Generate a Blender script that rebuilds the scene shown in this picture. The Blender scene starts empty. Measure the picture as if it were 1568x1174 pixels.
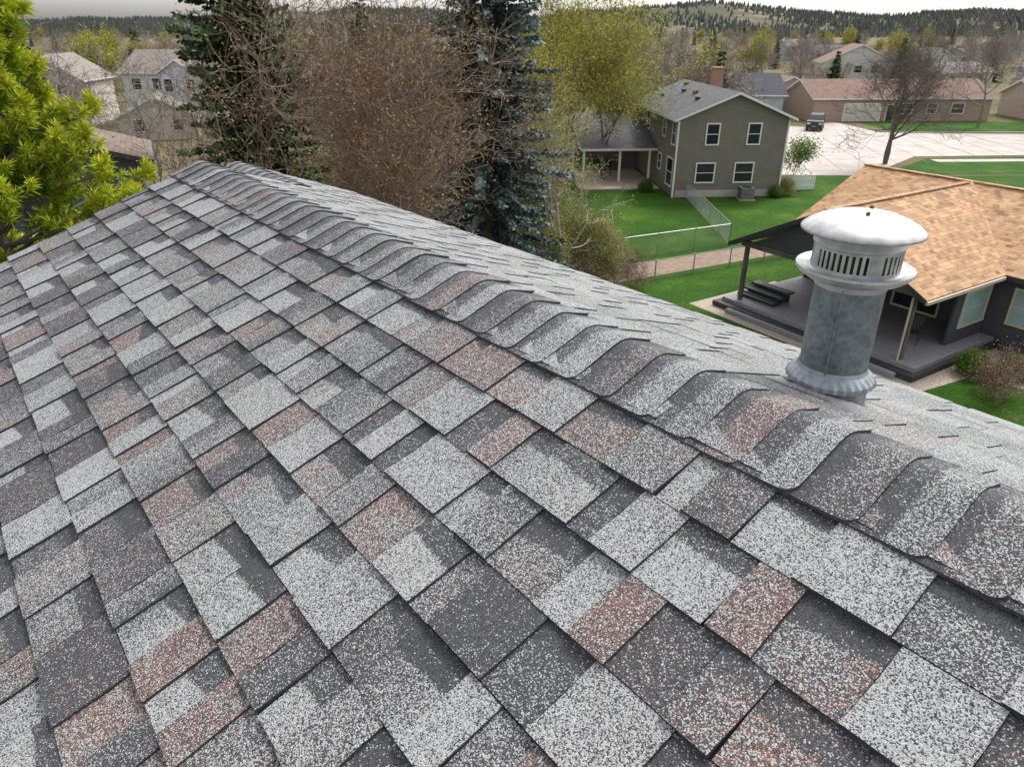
import bpy, math, random
import numpy as np
from mathutils import Vector, Matrix
rng=np.random.default_rng(7); random.seed(7)
scene=bpy.context.scene
COL=scene.collection

# ---------------------------------------------------------------- node helpers
def new_mat(name):
    m=bpy.data.materials.new(name); m.use_nodes=True
    nt=m.node_tree; b=nt.nodes['Principled BSDF']
    return m,nt,b
def N(nt,t,**kw):
    n=nt.nodes.new(t)
    for k,v in kw.items():
        if k in n.inputs: n.inputs[k].default_value=v
        else: setattr(n,k,v)
    return n
def ramp(nt,fac,stops):
    r=nt.nodes.new('ShaderNodeValToRGB'); e=r.color_ramp.elements
    e[0].position=stops[0][0]; e[0].color=(*stops[0][1],1)
    e[1].position=stops[1][0]; e[1].color=(*stops[1][1],1)
    for p,c in stops[2:]:
        x=e.new(p); x.color=(*c,1)
    nt.links.new(fac,r.inputs[0]); return r.outputs[0]
def mixc(nt,f,a,b,mode='MIX'):
    m=nt.nodes.new('ShaderNodeMix'); m.data_type='RGBA'; m.blend_type=mode
    for s,v in ((0,f),(6,a),(7,b)):
        if hasattr(v,'is_output'): nt.links.new(v,m.inputs[s])
        else: m.inputs[s].default_value=v if s==0 else (*v,1)
    return m.outputs[2]
def math_(nt,op,a,b=0.0,c=0.0):
    m=nt.nodes.new('ShaderNodeMath'); m.operation=op
    for i,v in enumerate((a,b,c)):
        if hasattr(v,'is_output'): nt.links.new(v,m.inputs[i])
        else: m.inputs[i].default_value=v
    return m.outputs[0]
def simple(name,col,rough=.8,metal=0,var=.25,scale=3,bump=0.0,coord='Object'):
    m,nt,b=new_mat(name)
    tc=N(nt,'ShaderNodeTexCoord'); no=N(nt,'ShaderNodeTexNoise',Scale=scale,Detail=6.0)
    nt.links.new(tc.outputs[coord],no.inputs['Vector'])
    c=ramp(nt,no.outputs[0],[(.3,tuple(x*(1-var) for x in col)),(.7,tuple(min(1,x*(1+var)) for x in col))])
    nt.links.new(c,b.inputs['Base Color'])
    b.inputs['Roughness'].default_value=rough; b.inputs['Metallic'].default_value=metal
    if bump:
        bp=N(nt,'ShaderNodeBump',Strength=bump,Distance=.02); nt.links.new(no.outputs[0],bp.inputs['Height']); nt.links.new(bp.outputs[0],b.inputs['Normal'])
    return m
def plain(name,col,rough=.9):
    m,nt,b=new_mat(name); at=N(nt,'ShaderNodeAttribute',attribute_name='var')
    c=ramp(nt,at.outputs['Fac'],[(0,tuple(x*.7 for x in col)),(1,tuple(x*1.3 for x in col))])
    nt.links.new(c,b.inputs['Base Color']); b.inputs['Roughness'].default_value=rough; return m
def leafmat(name,c0,c1,c2=None,transl=.25):
    m,nt,b=new_mat(name)
    at=N(nt,'ShaderNodeAttribute',attribute_name='var')
    st=[(0,c0),(1,c1)] if c2 is None else [(0,c0),(1,c2),(.55,c1)]
    c=ramp(nt,at.outputs['Fac'],st)
    nt.links.new(c,b.inputs['Base Color']); b.inputs['Roughness'].default_value=.7
    b.inputs['Specular IOR Level'].default_value=.2
    if transl>0:
        tr=N(nt,'ShaderNodeBsdfTranslucent'); nt.links.new(c,tr.inputs[0])
        mx=N(nt,'ShaderNodeMixShader'); mx.inputs[0].default_value=transl
        nt.links.new(b.outputs[0],mx.inputs[1]); nt.links.new(tr.outputs[0],mx.inputs[2])
        nt.links.new(mx.outputs[0],nt.nodes['Material Output'].inputs[0])
    return m
def shingle_mat(name,c1,c2,c3,bw=.30,bh=.145):
    m,nt,b=new_mat(name)
    uv=N(nt,'ShaderNodeUVMap')
    br=N(nt,'ShaderNodeTexBrick',Scale=1.0); br.inputs['Brick Width'].default_value=bw; br.inputs['Row Height'].default_value=bh
    br.inputs['Mortar Size'].default_value=.012; br.offset=.37; br.offset_frequency=2; br.inputs['Bias'].default_value=0
    br.inputs['Color1'].default_value=(*c1,1); br.inputs['Color2'].default_value=(*c2,1); br.inputs['Mortar'].default_value=tuple(x*.35 for x in c1)+(1,)
    nt.links.new(uv.outputs[0],br.inputs['Vector'])
    br2=N(nt,'ShaderNodeTexBrick',Scale=1.0); br2.inputs['Brick Width'].default_value=bw*.63; br2.inputs['Row Height'].default_value=bh
    br2.inputs['Mortar Size'].default_value=0; br2.offset=.61; br2.inputs['Color1'].default_value=(0,0,0,1); br2.inputs['Color2'].default_value=(1,1,1,1)
    nt.links.new(uv.outputs[0],br2.inputs['Vector'])
    c=mixc(nt,math_(nt,'MULTIPLY',br2.outputs[0],.7),br.outputs[0],c3)
    no=N(nt,'ShaderNodeTexNoise',Scale=1.2,Detail=5.0); nt.links.new(uv.outputs[0],no.inputs['Vector'])
    v=ramp(nt,no.outputs[0],[(.3,(.8,.8,.8)),(.7,(1.15,1.15,1.15))])
    c=mixc(nt,1.0,c,v,'MULTIPLY')
    nt.links.new(c,b.inputs['Base Color']); b.inputs['Roughness'].default_value=.92
    bp=N(nt,'ShaderNodeBump',Strength=.6,Distance=.01); nt.links.new(br.outputs['Fac'],bp.inputs['Height']); bp.invert=True
    nt.links.new(bp.outputs[0],b.inputs['Normal'])
    return m
def siding_mat(name,col,pitch=.18):
    m,nt,b=new_mat(name)
    uv=N(nt,'ShaderNodeUVMap'); sp=N(nt,'ShaderNodeSeparateXYZ'); nt.links.new(uv.outputs[0],sp.inputs[0])
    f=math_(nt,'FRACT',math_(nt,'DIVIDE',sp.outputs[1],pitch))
    no=N(nt,'ShaderNodeTexNoise',Scale=1.5,Detail=4.0); nt.links.new(uv.outputs[0],no.inputs['Vector'])
    base=ramp(nt,no.outputs[0],[(.3,tuple(x*.88 for x in col)),(.7,tuple(x*1.08 for x in col))])
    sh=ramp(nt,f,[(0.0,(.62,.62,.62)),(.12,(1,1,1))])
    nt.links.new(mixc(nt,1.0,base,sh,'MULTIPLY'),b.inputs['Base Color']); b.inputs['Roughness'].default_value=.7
    bp=N(nt,'ShaderNodeBump',Strength=.6,Distance=.02); nt.links.new(f,bp.inputs['Height']); bp.invert=True
    nt.links.new(bp.outputs[0],b.inputs['Normal'])
    return m
def brick_mat(name,c1,c2,mort=(.35,.32,.3),bw=.24,bh=.085):
    m,nt,b=new_mat(name)
    uv=N(nt,'ShaderNodeUVMap'); br=N(nt,'ShaderNodeTexBrick',Scale=1.0)
    br.inputs['Brick Width'].default_value=bw; br.inputs['Row Height'].default_value=bh; br.inputs['Mortar Size'].default_value=.01
    br.inputs['Color1'].default_value=(*c1,1); br.inputs['Color2'].default_value=(*c2,1); br.inputs['Mortar'].default_value=(*mort,1)
    nt.links.new(uv.outputs[0],br.inputs['Vector']); nt.links.new(br.outputs[0],b.inputs['Base Color']); b.inputs['Roughness'].default_value=.9
    return m

# ---------------------------------------------------------------- mesh helpers
def mk_mesh(name,parts,mats,smooth=False):
    vs=[];lp=[];st=[];mi=[];va=[];off=0;ls=0
    for V,F,m,v in parts:
        V=np.asarray(V,dtype=np.float64).reshape(-1,3); F=np.asarray(F,dtype=np.int64)
        if len(F)==0: continue
        k=F.shape[1]; n=len(F)
        vs.append(V); lp.append((F+off).ravel()); st.append(ls+np.arange(n)*k); mi.append(np.full(n,m))
        va.append(np.full(n,v) if np.isscalar(v) else np.asarray(v)); off+=len(V); ls+=n*k
    V=np.concatenate(vs); L=np.concatenate(lp); S=np.concatenate(st); M=np.concatenate(mi); A=np.concatenate(va)
    me=bpy.data.meshes.new(name); me.vertices.add(len(V)); me.vertices.foreach_set('co',V.ravel())
    me.loops.add(len(L)); me.loops.foreach_set('vertex_index',L.astype(np.int32))
    me.polygons.add(len(S)); me.polygons.foreach_set('loop_start',S.astype(np.int32))
    for m in mats: me.materials.append(m)
    me.polygons.foreach_set('material_index',M.astype(np.int32))
    at=me.attributes.new('var','FLOAT','FACE'); at.data.foreach_set('value',A.astype(np.float32))
    me.update(calc_edges=True)
    me.polygons.foreach_set('use_smooth',np.full(len(S),smooth)); 
    return me
def add_obj(name,data,loc=(0,0,0),rot=0,scale=1,parent=None):
    o=bpy.data.objects.new(name,data); COL.objects.link(o); o.location=loc; o.rotation_euler=(0,0,rot)
    o.scale=(scale,)*3 if np.isscalar(scale) else scale
    if parent: o.parent=parent
    return o
def empty(name,loc=(0,0,0),rot=0):
    return add_obj(name,None,loc,rot)

class B:
    """polygon collector with automatic metric UVs"""
    def __init__(s): s.v=[];s.f=[];s.m=[];s.sm=[]
    def poly(s,pts,m=0,sm=False):
        o=len(s.v); s.v+= [tuple(p) for p in pts]; s.f.append(list(range(o,o+len(pts)))); s.m.append(m); s.sm.append(sm)
    def box(s,c,d,m=0,rot=0):
        cx,cy,cz=c; x,y,z=[q/2 for q in d]; cr,sr=math.cos(rot),math.sin(rot)
        P=[(cx+a*x*cr-b_*y*sr, cy+a*x*sr+b_*y*cr, cz+e*z) for a,b_,e in
           [(-1,-1,-1),(1,-1,-1),(1,1,-1),(-1,1,-1),(-1,-1,1),(1,-1,1),(1,1,1),(-1,1,1)]]
        for q in [(0,3,2,1),(4,5,6,7),(0,1,5,4),(1,2,6,5),(2,3,7,6),(3,0,4,7)]: s.poly([P[i] for i in q],m)
    def beam(s,p0,p1,w,h,m=0):
        p0=Vector(p0);p1=Vector(p1);d=(p1-p0).normalized(); up=Vector((0,0,1))
        if abs(d.z)>.95: up=Vector((0,1,0))
        sd=d.cross(up).normalized()*w/2; u=sd.cross(d).normalized()*h/2
        a=[p0-sd-u,p0+sd-u,p0+sd+u,p0-sd+u]; b=[q+(p1-p0) for q in a]
        s.poly(a[::-1],m); s.poly(b,m)
        for i in range(4): j=(i+1)%4; s.poly([a[i],a[j],b[j],b[i]],m)
    def slab(s,pts,th,mt,ms):
        P=[Vector(p) for p in pts]; n=(P[1]-P[0]).cross(P[2]-P[0]).normalized()
        if n.z<0: P=P[::-1]
        Q=[p-Vector((0,0,th)) for p in P]
        s.poly(P,mt); s.poly(Q[::-1],ms)
        for i in range(len(P)): j=(i+1)%len(P); s.poly([Q[i],Q[j],P[j],P[i]],ms)
    def lathe(s,prof,c,n=32,m=0,closed=False):
        for i in range(n):
            a0=2*math.pi*i/n;a1=2*math.pi*(i+1)/n
            for (r0,z0),(r1,z1) in zip(prof[:-1],prof[1:]):
                q=[(c[0]+r0*math.cos(a0),c[1]+r0*math.sin(a0),c[2]+z0),(c[0]+r0*math.cos(a1),c[1]+r0*math.sin(a1),c[2]+z0),
                   (c[0]+r1*math.cos(a1),c[1]+r1*math.sin(a1),c[2]+z1),(c[0]+r1*math.cos(a0),c[1]+r1*math.sin(a0),c[2]+z1)]
                if r0<1e-6: q=[q[0],q[2],q[3]]
                elif r1<1e-6: q=q[:3]
                s.poly(q,m,True)
    def cyl(s,p0,p1,r,n=8,m=0):
        p0=Vector(p0);p1=Vector(p1);d=(p1-p0).normalized(); a=d.orthogonal().normalized(); b=d.cross(a)
        R=[(a*math.cos(2*math.pi*i/n)+b*math.sin(2*math.pi*i/n))*r for i in range(n)]
        for i in range(n):
            j=(i+1)%n; s.poly([p0+R[i],p0+R[j],p1+R[j],p1+R[i]],m,True)
        s.poly([p0+q for q in R][::-1],m); s.poly([p1+q for q in R],m)
    def done(s,name,mats,loc=(0,0,0),rot=0,parent=None,merge=False):
        me=bpy.data.meshes.new(name); me.from_pydata(s.v,[],s.f)
        for m in mats: me.materials.append(m)
        uv=me.uv_layers.new(name='UVMap')
        for p in me.polygons:
            p.material_index=s.m[p.index]; p.use_smooth=s.sm[p.index]
            n=p.normal
            if abs(n.z)>.999: U=Vector((1,0,0));W=Vector((0,1,0))
            else: U=Vector((0,0,1)).cross(n).normalized(); W=n.cross(U)
            for li in p.loop_indices:
                c=me.vertices[me.loops[li].vertex_index].co; uv.data[li].uv=(c.dot(U),c.dot(W))
        if merge:
            import bmesh
            bm=bmesh.new(); bm.from_mesh(me); bmesh.ops.remove_doubles(bm,verts=bm.verts,dist=1e-5); bm.to_mesh(me); bm.free()
        return add_obj(name,me,loc,rot,1,parent)

# ---------------------------------------------------------------- vegetation
def unit(v): return v/np.maximum(np.linalg.norm(v,axis=-1,keepdims=True),1e-9)
def tubes(segs,sides=4):
    S=np.array(segs); p0=S[:,0:3];p1=S[:,3:6];r0=S[:,6];r1=S[:,7]
    d=unit(p1-p0); ref=np.where(np.abs(d[:,2:3])>.9,np.array([[1.,0,0]]),np.array([[0,0,1.]]))
    a=unit(np.cross(d,ref)); b=np.cross(d,a)
    ang=np.arange(sides)*2*math.pi/sides
    ring=a[:,None,:]*np.cos(ang)[None,:,None]+b[:,None,:]*np.sin(ang)[None,:,None]
    V=np.concatenate([p0[:,None]+ring*r0[:,None,None],p1[:,None]+ring*r1[:,None,None]],axis=1)
    n=len(S); base=np.arange(n)[:,None]*(2*sides); i=np.arange(sides); j=(i+1)%sides
    F=np.stack([base+i,base+j,base+sides+j,base+sides+i],axis=2).reshape(-1,4)
    return V.reshape(-1,3),F
def leaves(c,d,L,W,r):
    n=len(c); d=unit(d); sd=unit(np.cross(d,r.normal(size=(n,3)))); L=np.broadcast_to(L,(n,))[:,None];W=np.broadcast_to(W,(n,))[:,None]
    V=np.stack([c,c+d*L*.5+sd*W,c+d*L,c+d*L*.5-sd*W],axis=1)
    return V.reshape(-1,3),np.arange(n*4).reshape(n,4)

def deciduous(name,seed,H,spread,kids,mats,minr=.008,leafn=0,leaf=.08,trunk=.4,r0=None,droop=0.0,multi=1,upb=.10,scatter=.25,len_f=.62):
    r=random.Random(seed); nr=np.random.default_rng(seed); segs=[];tips=[]
    R0=r0 or H*.014
    stack=[]
    for k in range(multi):
        a=r.random()*6.28; d=Vector((math.cos(a)*.22*(multi>1),math.sin(a)*.22*(multi>1),1)).normalized()
        stack.append((Vector((0,0,-.1)),d,H*(.62 if multi==1 else .55),R0/(multi**.4),0))
    while stack:
        p,d,L,rad,lv=stack.pop()
        ns=6 if lv==0 else (4 if lv<3 else 3); cnt=kids[lv] if lv<len(kids) else 0
        done=0
        for i in range(ns):
            wob=.10 if lv==0 else .22
            d=(d+Vector((r.gauss(0,wob),r.gauss(0,wob),r.gauss(0,wob*.6)+ (upb if lv>0 else .05)-droop*(lv>=3)))).normalized()
            q=p+d*(L/ns); ra=max(minr,rad*(1-.75*i/ns)); rb=max(minr*.7,rad*(1-.75*(i+1)/ns))
            segs.append((*p,*q,ra,rb)); p=q
            fr=(i+1)/ns
            start=trunk if lv==0 else .15
            if fr>start and cnt:
                want=int(round(cnt*(fr-start)/(1-start)))
                while done<want:
                    done+=1
                    ax=d.orthogonal().normalized(); ax.rotate(Matrix.Rotation(r.random()*6.28,3,d))
                    ang=math.radians(r.uniform(28,62))*(spread if lv==0 else 1)
                    nd=d.copy(); nd.rotate(Matrix.Rotation(ang,3,ax))
                    ll=L*len_f*r.uniform(.7,1.15)*(1.15-.4*fr if lv==0 else 1)
                    stack.append((p.copy(),nd,ll,rb*.62,lv+1))
        if lv>=len(kids)-1: tips.append((*p,*d))
    parts=[]
    S=np.array(segs); big=S[:,6]>.05
    if big.any(): V,F=tubes(S[big],7); parts.append((V,F,0,.5))
    V,F=tubes(S[~big],3); parts.append((V,F,0,nr.random(len(F))))
    if leafn:
        T=np.array(tips); T=np.repeat(T,leafn,axis=0)
        c=T[:,:3]+nr.normal(size=(len(T),3))*scatter
        V,F=leaves(c,nr.normal(size=(len(T),3))+[0,0,.3],leaf*nr.uniform(.6,1.4,len(T)),leaf*.35,nr)
        parts.append((V,F,1,nr.random(len(T))))
    return mk_mesh(name,parts,mats)

def spruce(name,seed,H,R,mats,z0=.06,bpm=14,spm=30,ls=.34,w=.05,pw=.9):
    r=np.random.default_rng(seed); segs=[(0,0,-.1,0,0,H*.5,H*.016,H*.010),(0,0,H*.5,0,0,H,H*.010,.01)]
    C=[];D=[];Ls=[];Vr=[]
    nb=int(H*bpm); 
    lump=r.uniform(.75,1.15,size=(12,9))
    for i in range(nb):
        f=z0+(1-z0)*(i+r.random())/nb; z=f*H
        a=i*2.39996+r.normal()*.25
        Lb=(R*(1-f)**pw+.12)*r.uniform(.72,1.08)*lump[int(f*11.9),int((a%6.283)/6.283*8.99)]
        dx,dy=math.cos(a),math.sin(a); up=.55*f**2-.22*(1-f)
        n=max(3,int(Lb*spm)); s=np.sort(r.uniform(.12,1,n))
        zz=z+up*Lb*s-.18*Lb*s**2+.12*Lb*s**4
        P=np.stack([dx*Lb*s,dy*Lb*s,zz],1)
        side=np.where(r.random(n)>.5,1,-1); tang=np.array([dx,dy,up-.2]); perp=np.array([-dy,dx,0.])
        dd=tang[None]*r.uniform(.35,1.1,n)[:,None]+perp[None]*side[:,None]*r.uniform(.1,1.1,n)[:,None]+np.array([0,0,-.30])+r.normal(size=(n,3))*.18
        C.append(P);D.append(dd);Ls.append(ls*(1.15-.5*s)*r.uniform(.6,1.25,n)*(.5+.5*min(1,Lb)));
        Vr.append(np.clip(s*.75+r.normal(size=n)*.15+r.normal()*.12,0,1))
        segs.append((0,0,z,dx*Lb*.8,dy*Lb*.8,z+up*Lb*.8-.1*Lb,.012+Lb*.008,.006))
    C=np.concatenate(C);D=np.concatenate(D);Ls=np.concatenate(Ls);Vr=np.concatenate(Vr)
    V,F=leaves(C,D,Ls,w*(.7+Ls),r)
    C2=C+r.normal(size=C.shape)*.06; V2,F2=leaves(C2,D+r.normal(size=D.shape)*.5,Ls*.7,w*(.7+Ls),r)
    tv,tf=tubes(segs,5)
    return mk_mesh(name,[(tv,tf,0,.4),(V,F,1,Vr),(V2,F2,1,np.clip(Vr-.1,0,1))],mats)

def pine(name,seed,H,R,mats):
    r=np.random.default_rng(seed); segs=[(0,0,-.1,0,0,H*.55,.17,.11),(0,0,H*.55,.05,.02,H*.97,.11,.03)]
    T=[];TD=[];TV=[]
    nb=240
    for i in range(nb):
        f=.28+.72*(i+.5)/nb; z=f*H; a=i*2.39996+r.normal()*.3
        Lb=R*min(1,(1-f)*1.9+.06)**.8*r.uniform(.62,1.1)
        dx,dy=math.cos(a),math.sin(a)
        pts=[np.array([0,0,z])]
        d=np.array([dx,dy,.15+.6*(f-.3)])
        for k in range(5):
            d=unit(d+r.normal(size=3)*.12+np.array([0,0,.08])); pts.append(pts[-1]+d*Lb/5)
        for k in range(5): segs.append((*pts[k],*pts[k+1],.035*(1-k/6)+.004,.035*(1-(k+1)/6)+.004))
        for k in range(2,6):
            m=5
            for j in range(m):
                dd=unit(d+r.normal(size=3)*.75+np.array([0,0,.25])); q=pts[k]+dd*r.uniform(.12,.42)*(1 if k<5 else .6)
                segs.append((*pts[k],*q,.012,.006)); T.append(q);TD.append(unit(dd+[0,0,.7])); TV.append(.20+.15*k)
    T=np.array(T);TD=np.array(TD);TV=np.array(TV)
    n=58; nt=len(T)
    dirs=unit(r.normal(size=(nt,n,3))+TD[:,None]*.9)
    c=T[:,None]-TD[:,None]*r.uniform(0,.16,size=(nt,n,1))
    V,F=leaves(c.reshape(-1,3),dirs.reshape(-1,3),r.uniform(.10,.17,nt*n),.0105,r)
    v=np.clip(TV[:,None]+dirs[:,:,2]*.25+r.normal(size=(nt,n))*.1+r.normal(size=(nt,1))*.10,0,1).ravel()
    cd=np.repeat(TD,3,axis=0)+r.normal(size=(nt*3,3))*.25; cc=np.repeat(T,3,axis=0)
    V3,F3=leaves(cc,cd,r.uniform(.08,.15,nt*3),.014,r)
    tv,tf=tubes(segs,6)
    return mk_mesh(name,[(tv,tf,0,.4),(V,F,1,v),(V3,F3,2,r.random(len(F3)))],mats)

# ---------------------------------------------------------------- materials
M_bark=plain('bark_grey_brown',(.125,.10,.085))
M_barkred=plain('bark_reddish',(.18,.125,.095))
M_barkpale=plain('bark_pale',(.34,.30,.26))
M_barkshrub=plain('bark_shrub',(.27,.22,.18))
M_barkdist=plain('bark_far',(.20,.165,.15))
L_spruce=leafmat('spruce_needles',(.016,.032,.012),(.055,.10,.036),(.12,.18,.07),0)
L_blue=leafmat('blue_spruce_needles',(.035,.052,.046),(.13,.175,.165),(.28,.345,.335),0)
L_pine=leafmat('pine_needles',(.02,.055,.005),(.14,.24,.010),(.42,.47,.025),.15)
L_candle=leafmat('pine_candles',(.46,.42,.05),(.62,.52,.10),None,0)
L_yel=leafmat('spring_leaves',(.12,.13,.025),(.30,.29,.04),(.48,.42,.07),.3)
L_bud=leafmat('bud_leaves',(.14,.16,.03),(.27,.29,.07),(.40,.38,.14),.2)
L_lime=leafmat('lime_leaves',(.07,.13,.02),(.15,.25,.04),(.27,.37,.08),.3)
L_rust=leafmat('rusty_leaves',(.14,.075,.04),(.25,.15,.07),(.38,.25,.11),0)
L_tan=leafmat('tan_bud_leaves',(.16,.12,.09),(.24,.19,.14),(.32,.28,.16),0)
L_green=leafmat('shrub_leaves',(.04,.09,.016),(.10,.19,.03),(.2,.3,.06),.2)
M_white=simple('white_trim_paint',(.72,.72,.70),.6,var=.06)
M_glass,nt,b=new_mat('window_glass'); b.inputs['Base Color'].default_value=(.02,.025,.03,1); b.inputs['Roughness'].default_value=.12
M_dark=simple('dark_paint',(.03,.03,.034),.7,var=.2)
M_charcoal=siding_mat('charcoal_siding',(.055,.058,.068))
M_conc=simple('concrete',(.40,.35,.32),.9,var=.18,scale=.5)
M_patio=simple('patio_concrete',(.40,.33,.27),.9,var=.15,scale=1)
M_brick=brick_mat('chimney_brick',(.38,.16,.08),(.28,.11,.06))
M_metal=simple('galvanised_wire',(.32,.34,.34),.5,.6,var=.1)

def grassmat(name,a,b_,c,sc=.35,fine=9.0,lo=.5,hi=1.4):
    m,nt,bs=new_mat(name); tc=N(nt,'ShaderNodeTexCoord')
    n1=N(nt,'ShaderNodeTexNoise',Scale=sc,Detail=8.0,Roughness=.65); n2=N(nt,'ShaderNodeTexNoise',Scale=fine,Detail=6.0,Roughness=.8)
    for n in (n1,n2): nt.links.new(tc.outputs['Object'],n.inputs['Vector'])
    c1=ramp(nt,n1.outputs[0],[(.35,a),(.65,b_)]); c2=ramp(nt,n2.outputs[0],[(.3,(lo,lo,lo)),(.7,(hi,hi,hi*.95))])
    nb=ramp(nt,n1.outputs[0],[(.54,(0,0,0)),(.68,(1,1,1))])
    c3=mixc(nt,math_(nt,'MULTIPLY',nb,.6),c1,c)
    nt.links.new(mixc(nt,1.0,c3,c2,'MULTIPLY'),bs.inputs['Base Color']); bs.inputs['Roughness'].default_value=.95
    bs.inputs['Specular IOR Level'].default_value=.1
    bp=N(nt,'ShaderNodeBump',Strength=.8,Distance=.05); nt.links.new(n2.outputs[0],bp.inputs['Height']); nt.links.new(bp.outputs[0],bs.inputs['Normal'])
    return m
M_lawn=grassmat('lawn_grass',(.022,.066,.006),(.042,.108,.010),(.085,.14,.022),.3,5.0)
M_ground=grassmat('dry_ground',(.10,.10,.045),(.16,.13,.075),(.22,.18,.12),.05)
M_dirt=simple('dirt_mulch',(.27,.19,.14),.95,var=.35,scale=3,bump=.4)
M_gravel=simple('gravel',(.36,.30,.24),.95,var=.45,scale=14,bump=.6)

def granule_mat():
    m,nt,b=new_mat('asphalt_granules'); tc=N(nt,'ShaderNodeTexCoord')
    v=N(nt,'ShaderNodeTexVoronoi',Scale=500.0); nt.links.new(tc.outputs['Object'],v.inputs['Vector'])
    sp=N(nt,'ShaderNodeSeparateColor'); nt.links.new(v.outputs['Color'],sp.inputs[0])
    at=N(nt,'ShaderNodeAttribute',attribute_name='tone'); ar=N(nt,'ShaderNodeAttribute',attribute_name='red')
    n1=N(nt,'ShaderNodeTexNoise',Scale=5.0,Detail=2.0); n2=N(nt,'ShaderNodeTexNoise',Scale=60.0,Detail=1.0)
    n3=N(nt,'ShaderNodeTexNoise',Scale=9.0,Detail=1.0)
    mp=N(nt,'ShaderNodeMapping'); mp.inputs['Location'].default_value=(5,3,1); nt.links.new(tc.outputs['Object'],mp.inputs[0])
    for n in (n1,n2): nt.links.new(tc.outputs['Object'],n.inputs['Vector'])
    nt.links.new(mp.outputs[0],n3.inputs['Vector'])
    t=math_(nt,'ADD',at.outputs['Fac'],math_(nt,'MULTIPLY',math_(nt,'SUBTRACT',n1.outputs[0],.5),.25))
    t=math_(nt,'ADD',t,math_(nt,'MULTIPLY',math_(nt,'SUBTRACT',n2.outputs[0],.5),.30))
    lt=math_(nt,'LESS_THAN',sp.outputs[0],t)
    g=mixc(nt,sp.outputs[1],(.185,.195,.193),(.39,.405,.397))
    dk=mixc(nt,sp.outputs[2],(.022,.023,.027),(.078,.080,.088))
    c=mixc(nt,lt,dk,g)
    rr=math_(nt,'MULTIPLY',ar.outputs['Fac'],math_(nt,'ADD',n3.outputs[0],.05))
    rd=math_(nt,'LESS_THAN',sp.outputs[1],rr)
    c=mixc(nt,rd,c,mixc(nt,sp.outputs[0],(.10,.048,.04),(.24,.135,.112)))
    nt.links.new(c,b.inputs['Base Color']); b.inputs['Roughness'].default_value=.88; b.inputs['Specular IOR Level'].default_value=.35
    bp=N(nt,'ShaderNodeBump',Strength=.6,Distance=.0013); nt.links.new(v.outputs['Distance'],bp.inputs['Height']); bp.invert=True
    nt.links.new(bp.outputs[0],b.inputs['Normal'])
    return m
M_gran=granule_mat()

# ---------------------------------------------------------------- camera, light
cam=bpy.data.cameras.new('camera'); co=add_obj('camera',cam,(0,0,11.4)); co.rotation_euler=(math.radians(90-26.7),0,0)
cam.sensor_width=36; cam.lens=24.96; cam.clip_start=.05; cam.clip_end=9000; scene.camera=co
EL=52; AZ=(.55,.62)
sun=bpy.data.lights.new('sun','SUN'); sun.energy=1.9; sun.angle=math.radians(11); sun.color=(1,.97,.92)
so=add_obj('sun',sun,(0,0,60))
sd=Vector((AZ[0],AZ[1],0)).normalized()*math.cos(math.radians(EL))+Vector((0,0,math.sin(math.radians(EL))))
so.rotation_euler=sd.to_track_quat('Z','Y').to_euler()
w=bpy.data.worlds.new('World'); scene.world=w; w.use_nodes=True; nt=w.node_tree
bg=nt.nodes['Background']; sk=N(nt,'ShaderNodeTexSky'); sk.sky_type='NISHITA'; sk.sun_disc=False
sk.sun_elevation=math.radians(EL); sk.sun_rotation=math.atan2(AZ[0],AZ[1]); sk.dust_density=4; sk.air_density=1.2
hs=N(nt,'ShaderNodeHueSaturation',Saturation=.2,Value=2.05); nt.links.new(sk.outputs[0],hs.inputs['Color'])
# added brightness multiplied into the sky colour toward the horizon
tcw=N(nt,'ShaderNodeTexCoord'); sx=N(nt,'ShaderNodeSeparateXYZ'); nt.links.new(tcw.outputs['Generated'],sx.inputs[0])
hz=ramp(nt,sx.outputs[2],[(0.0,(1.5,1.5,1.5)),(.22,(1,1,1))])
nt.links.new(mixc(nt,1.0,hs.outputs[0],hz,'MULTIPLY'),bg.inputs[0])
bg.inputs[1].default_value=.15
scene.view_settings.view_transform='Standard'; scene.view_settings.look='None'; scene.view_settings.exposure=0

# ================================================================= OUR ROOF
h=.65; S=.365; NR=math.sqrt(1+S*S)
ROT=math.atan2(.783,-.622); OR=(.783*1.741*h,.622*1.741*h,11.4-h)
house=empty('shingle_roof_house',OR,ROT)
E=.145
class RB:
    def __init__(s): s.v=[];s.f=[];s.t=[];s.r=[]
    def add(s,pts,faces,tone,red):
        o=len(s.v); s.v+=pts; s.f+=[[i+o for i in f] for f in faces]; s.t+=tone; s.r+=red
    def done(s,name,parent,smooth=False):
        me=bpy.data.meshes.new(name); me.from_pydata(s.v,[],s.f); me.materials.append(M_gran)
        a=me.attributes.new('tone','FLOAT','POINT'); a.data.foreach_set('value',s.t)
        a=me.attributes.new('red','FLOAT','POINT'); a.data.foreach_set('value',s.r)
        if smooth: me.polygons.foreach_set('use_smooth',[True]*len(me.polygons))
        return add_obj(name,me,parent=parent)
def pick(r):
    q=r.random()
    if q<.36: return r.uniform(.58,.80),r.uniform(0,.12)
    if q<.62: return r.uniform(.36,.50),r.uniform(0,.25)
    if q<.80: return r.uniform(.10,.24),r.uniform(0,.2)
    return r.uniform(.30,.5),r.uniform(.45,.82)
def pick_cap(r):
    q=r.random()
    if q<.22: return r.uniform(.5,.62),r.uniform(0,.1)
    if q<.55: return r.uniform(.34,.44),r.uniform(0,.3)
    if q<.82: return r.uniform(.18,.28),r.uniform(0,.25)
    return r.uniform(.3,.4),r.uniform(.4,.75)
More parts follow.
